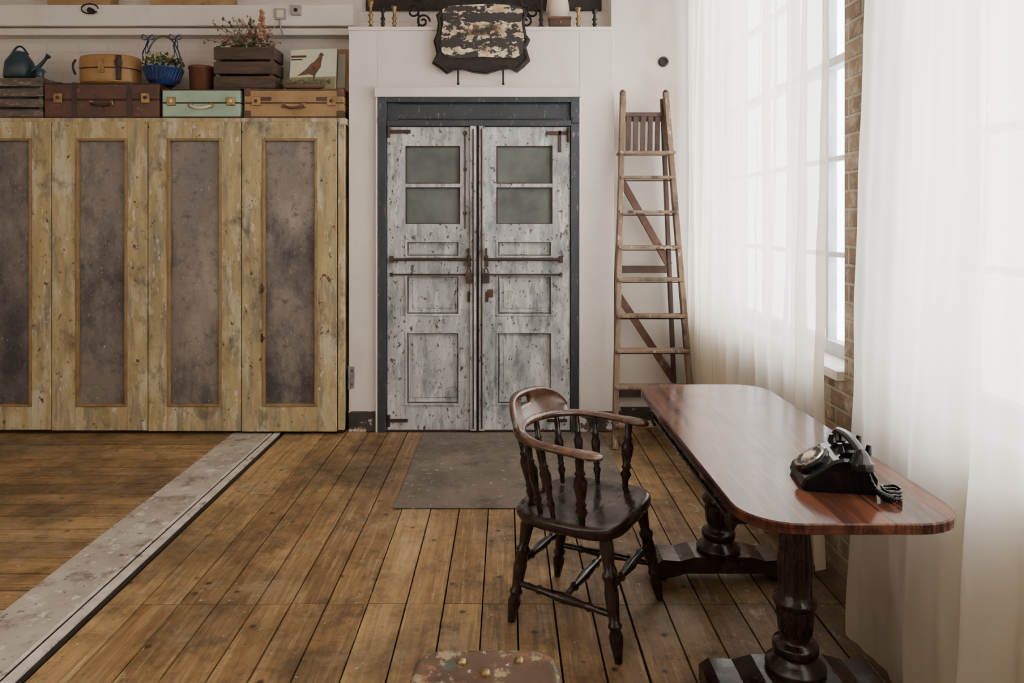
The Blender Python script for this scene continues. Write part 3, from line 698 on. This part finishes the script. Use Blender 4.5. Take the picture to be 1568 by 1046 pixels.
for k in range(3):
    b.tube([(.115+.022*math.cos(i*.35),-.095+.03*math.sin(i*.35),.006+.009*k+.002*math.sin(i)) for i in range(20)],.004,m_bake,6)
b.done('rotary_telephone',.003)
# ---------------------------------------------------------------- captain's chair
e=empty('captains_chair')
Mc=T(.288,2.67,0,-30)
b=B(Mc)
SZ=-.037
def seat(k,z,n=48,zs=None):
    o=[]
    for i in range(n):
        t=2*math.pi*i/n; cc,ss=math.cos(t),math.sin(t)
        x=math.copysign(abs(cc)**(2/4.2),cc)*.215; y=math.copysign(abs(ss)**(2/4.2),ss)*(.238 if cc>0 else .238-.03*abs(cc))
        zz=z+SZ+(.006*math.cos(t) if z>.44 else 0)
        o.append((x*k,y*k,zz))
    return o
b.loft([seat(.90,.408),seat(.97,.418),seat(1,.43),seat(1,.446),seat(.975,.455),seat(.92,.457),seat(.8,.448),seat(.6,.441),seat(.3,.440)],m_dkwood,True)
legp=[(0,.013),(.08,.017),(.14,.022),(.20,.024),(.25,.017),(.27,.024),(.29,.024),(.31,.017),(.40,.021),(.52,.025),(.62,.020),(.65,.026),(.68,.026),(.71,.017),(.80,.021),(.9,.025),(1,.019)]
feet={'fr':(.225,-.225),'fl':(.215,.232),'br':(-.205,-.185),'bl':(-.205,.20)}
tops={'fr':(.155,-.17),'fl':(.155,.17),'br':(-.15,-.15),'bl':(-.15,.15)}
ZT=.425+SZ
def lp(k,z):
    t=z/ZT; f=feet[k];q=tops[k]; return (f[0]+(q[0]-f[0])*t,f[1]+(q[1]-f[1])*t,z)
for k in feet: b.turned(lp(k,0),lp(k,ZT),legp,m_dkwood,14)
strp=[(0,.009),(.12,.012),(.2,.010),(.24,.017),(.28,.011),(.5,.019),(.72,.011),(.76,.017),(.8,.010),(.88,.012),(1,.009)]
for a,c,z in(('fr','br',.14),('fl','bl',.14),('fr','fl',.22),('br','bl',.21)): b.turned(lp(a,z),lp(c,z),strp,m_dkwood,12)
A=Vector(lp('fr',.14));C=Vector(lp('br',.14));D=Vector(lp('fl',.14));E=Vector(lp('bl',.14))
b.turned((A+C)/2,(D+E)/2,strp,m_dkwood,12)
def bow(s_):
    a=abs(s_); sg=1 if s_>=0 else -1
    if a<.68:
        th=a/.68*math.pi/2; return Vector((-.03-.205*math.cos(th),sg*.238*math.sin(th),.672+.010*math.cos(th)))
    t=(a-.68)/.32; return Vector((-.03+.20*t,sg*(.238+.004*math.sin(t*3)-.01*t*t),.672-.006*t))
n=96; P=[bow(-1+2*i/n) for i in range(n+1)]
rw=[];rh=[]
for i in range(n+1):
    a=abs(-1+2*i/n); w=.024; h=.013 if a>.5 else .013+.006*(1-a/.5)
    if a>.8: w=.024+.014*math.sin(min(1,(a-.8)/.14)*math.pi/2)
    if a>.93:
        k=math.sqrt(max(.03,1-((a-.93)/.07)**2)); w*=k; h*=(.5+.5*k)
    rw.append(w); rh.append(h)
b.tube(P,rw,m_chairtop,12,rh=rh)
spp=[(0,.009),(.12,.010),(.2,.016),(.25,.010),(.28,.014),(.31,.010),(.45,.015),(.6,.019),(.68,.011),(.71,.015),(.74,.010),(.88,.012),(1,.008)]
SB=.45+SZ
for s_ in(-.62,-.47,-.3,-.1,.1,.3,.47,.62):
    p=bow(s_); th=abs(s_)/.68*math.pi/2; q=(-.19*math.cos(th),math.copysign(.20*math.sin(th),s_),SB); 
    b.turned(q,p,spp,m_dkwood,12)
spf=[(0,.011),(.12,.013),(.2,.022),(.27,.013),(.3,.02),(.34,.014),(.5,.022),(.62,.025),(.7,.014),(.73,.02),(.77,.013),(.9,.016),(1,.011)]
for s_ in(-.87,.87):
    p=bow(s_); b.turned((.085,math.copysign(.205,s_),SB),p,spf,m_dkwood,14)
b.done('frame',0,e)
b=B(Mc); n=44;rows=10
vs=[]
def crest(i,j,o):
    s_=-.40+.80*i/n; p=bow(s_); h=.098*max(0,1-abs(s_/.41)**3.2)**.6+.006
    d=Vector((p.x+.03,p.y,0)).normalized()
    t=j/rows
    return Vector((p.x,p.y,p.z+.008+h*t))+d*(.010*math.sin(t*math.pi)-.004+.03*t)+d*o
def hole(i,j):
    s_=(i+.5-n/2)/(n/2); t=(j+.5)/rows
    return abs(s_)<.20 and abs(t-.66+ 2.4*s_*s_)<.13
for o_ in(.011,-.011):
    for j in range(rows+1):
        for i in range(n+1): vs.append(crest(i,j,o_))
N=(n+1)*(rows+1); fs=[]
def q(i,j,k): return k*N+j*(n+1)+i
for j in range(rows):
    for i in range(n):
        if hole(i,j): continue
        for k in(0,1): fs.append((q(i,j,k),q(i+1,j,k),q(i+1,j+1,k),q(i,j+1,k)))
        for (di,dj,a,c) in((0,-1,(i,j),(i+1,j)),(0,1,(i,j+1),(i+1,j+1)),(-1,0,(i,j),(i,j+1)),(1,0,(i+1,j),(i+1,j+1))):
            I,J=i+di,j+dj
            if I<0 or J<0 or I>=n or J>=rows or hole(I,J): fs.append((q(*a,0),q(*c,0),q(*c,1),q(*a,1)))
b.add(vs,fs,m_chairtop,True)
b.done('crest_rail',0,e)
# ---------------------------------------------------------------- rusty stool in foreground
b=B(T(-.045,1.51,0,0))
def sq(k,z,e_=5.5): return [(x,y,z) for x,y,_ in oval(.165*k,.165*k,0,56,e_)]
b.loft([sq(.97,.425),sq(1,.43),sq(1,.445),sq(.985,.453),sq(.93,.458),sq(.88,.455),sq(.5,.453),sq(.1,.453)],m_rust,True)
for sx,sy in((-1,-1),(1,-1),(1,1),(-1,1)):
    b.bar((sx*.18,sy*.18,0),(sx*.135,sy*.135,.435),.03,.022,m_rust)
    b.box(sx*.18-.018,sx*.18+.018,sy*.18-.018,sy*.18+.018,0,.012,m_black)
for z in(.16,):
    k=.164
    for s_ in(-1,1): b.bar((-k,s_*k,z),(k,s_*k,z),.012,.02,m_rust); b.bar((s_*k,-k,z),(s_*k,k,z),.012,.02,m_rust)
for x,y in((-.055,.115),(.075,.12),(0,.075),(-.11,.0),(.11,0)): b.turned((x,y,.452),(x,y,.463),[(0,.012),(.4,.012),(.9,.008),(1,.003)],m_brass,16)
b.done('rusty_metal_stool',.002)
# ---------------------------------------------------------------- light
w=bpy.data.worlds.new('overcast_sky'); bpy.context.scene.world=w; w.use_nodes=True
bg=w.node_tree.nodes['Background']; bg.inputs[0].default_value=(.95,.95,1,1); bg.inputs[1].default_value=15.0
def area(name,loc,tgt,sx,sy,pw,col):
    l=bpy.data.lights.new(name,'AREA'); l.shape='RECTANGLE'; l.size=sx; l.size_y=sy; l.energy=pw; l.color=col
    o=bpy.data.objects.new(name,l); bpy.context.scene.collection.objects.link(o); o.location=loc
    o.rotation_euler=(Vector(tgt)-Vector(loc)).to_track_quat('-Z','Y').to_euler(); return o
area('ceiling_fill_light',(-1.0,.6,3.5),(-.8,2.8,0),3.5,3.0,66,(1,.89,.74))  # added fill lamp under the closed ceiling, no skylight there
area('left_rear_fill_light',(-4.6,-.6,2.2),(0,4.5,1.4),2.2,2.0,40,(1,.89,.76))  # added fill lamp at left rear, stands in for unseen windows
# ---------------------------------------------------------------- camera
c=bpy.data.cameras.new('camera'); co=bpy.data.objects.new('camera',c); bpy.context.scene.collection.objects.link(co)
co.location=(0,0,1.45); co.rotation_euler=(math.radians(90),0,0)
c.sensor_width=36; c.lens=36*1100/1568; c.shift_x=.0057; c.shift_y=-.1167; c.clip_start=.05
bpy.context.scene.camera=co
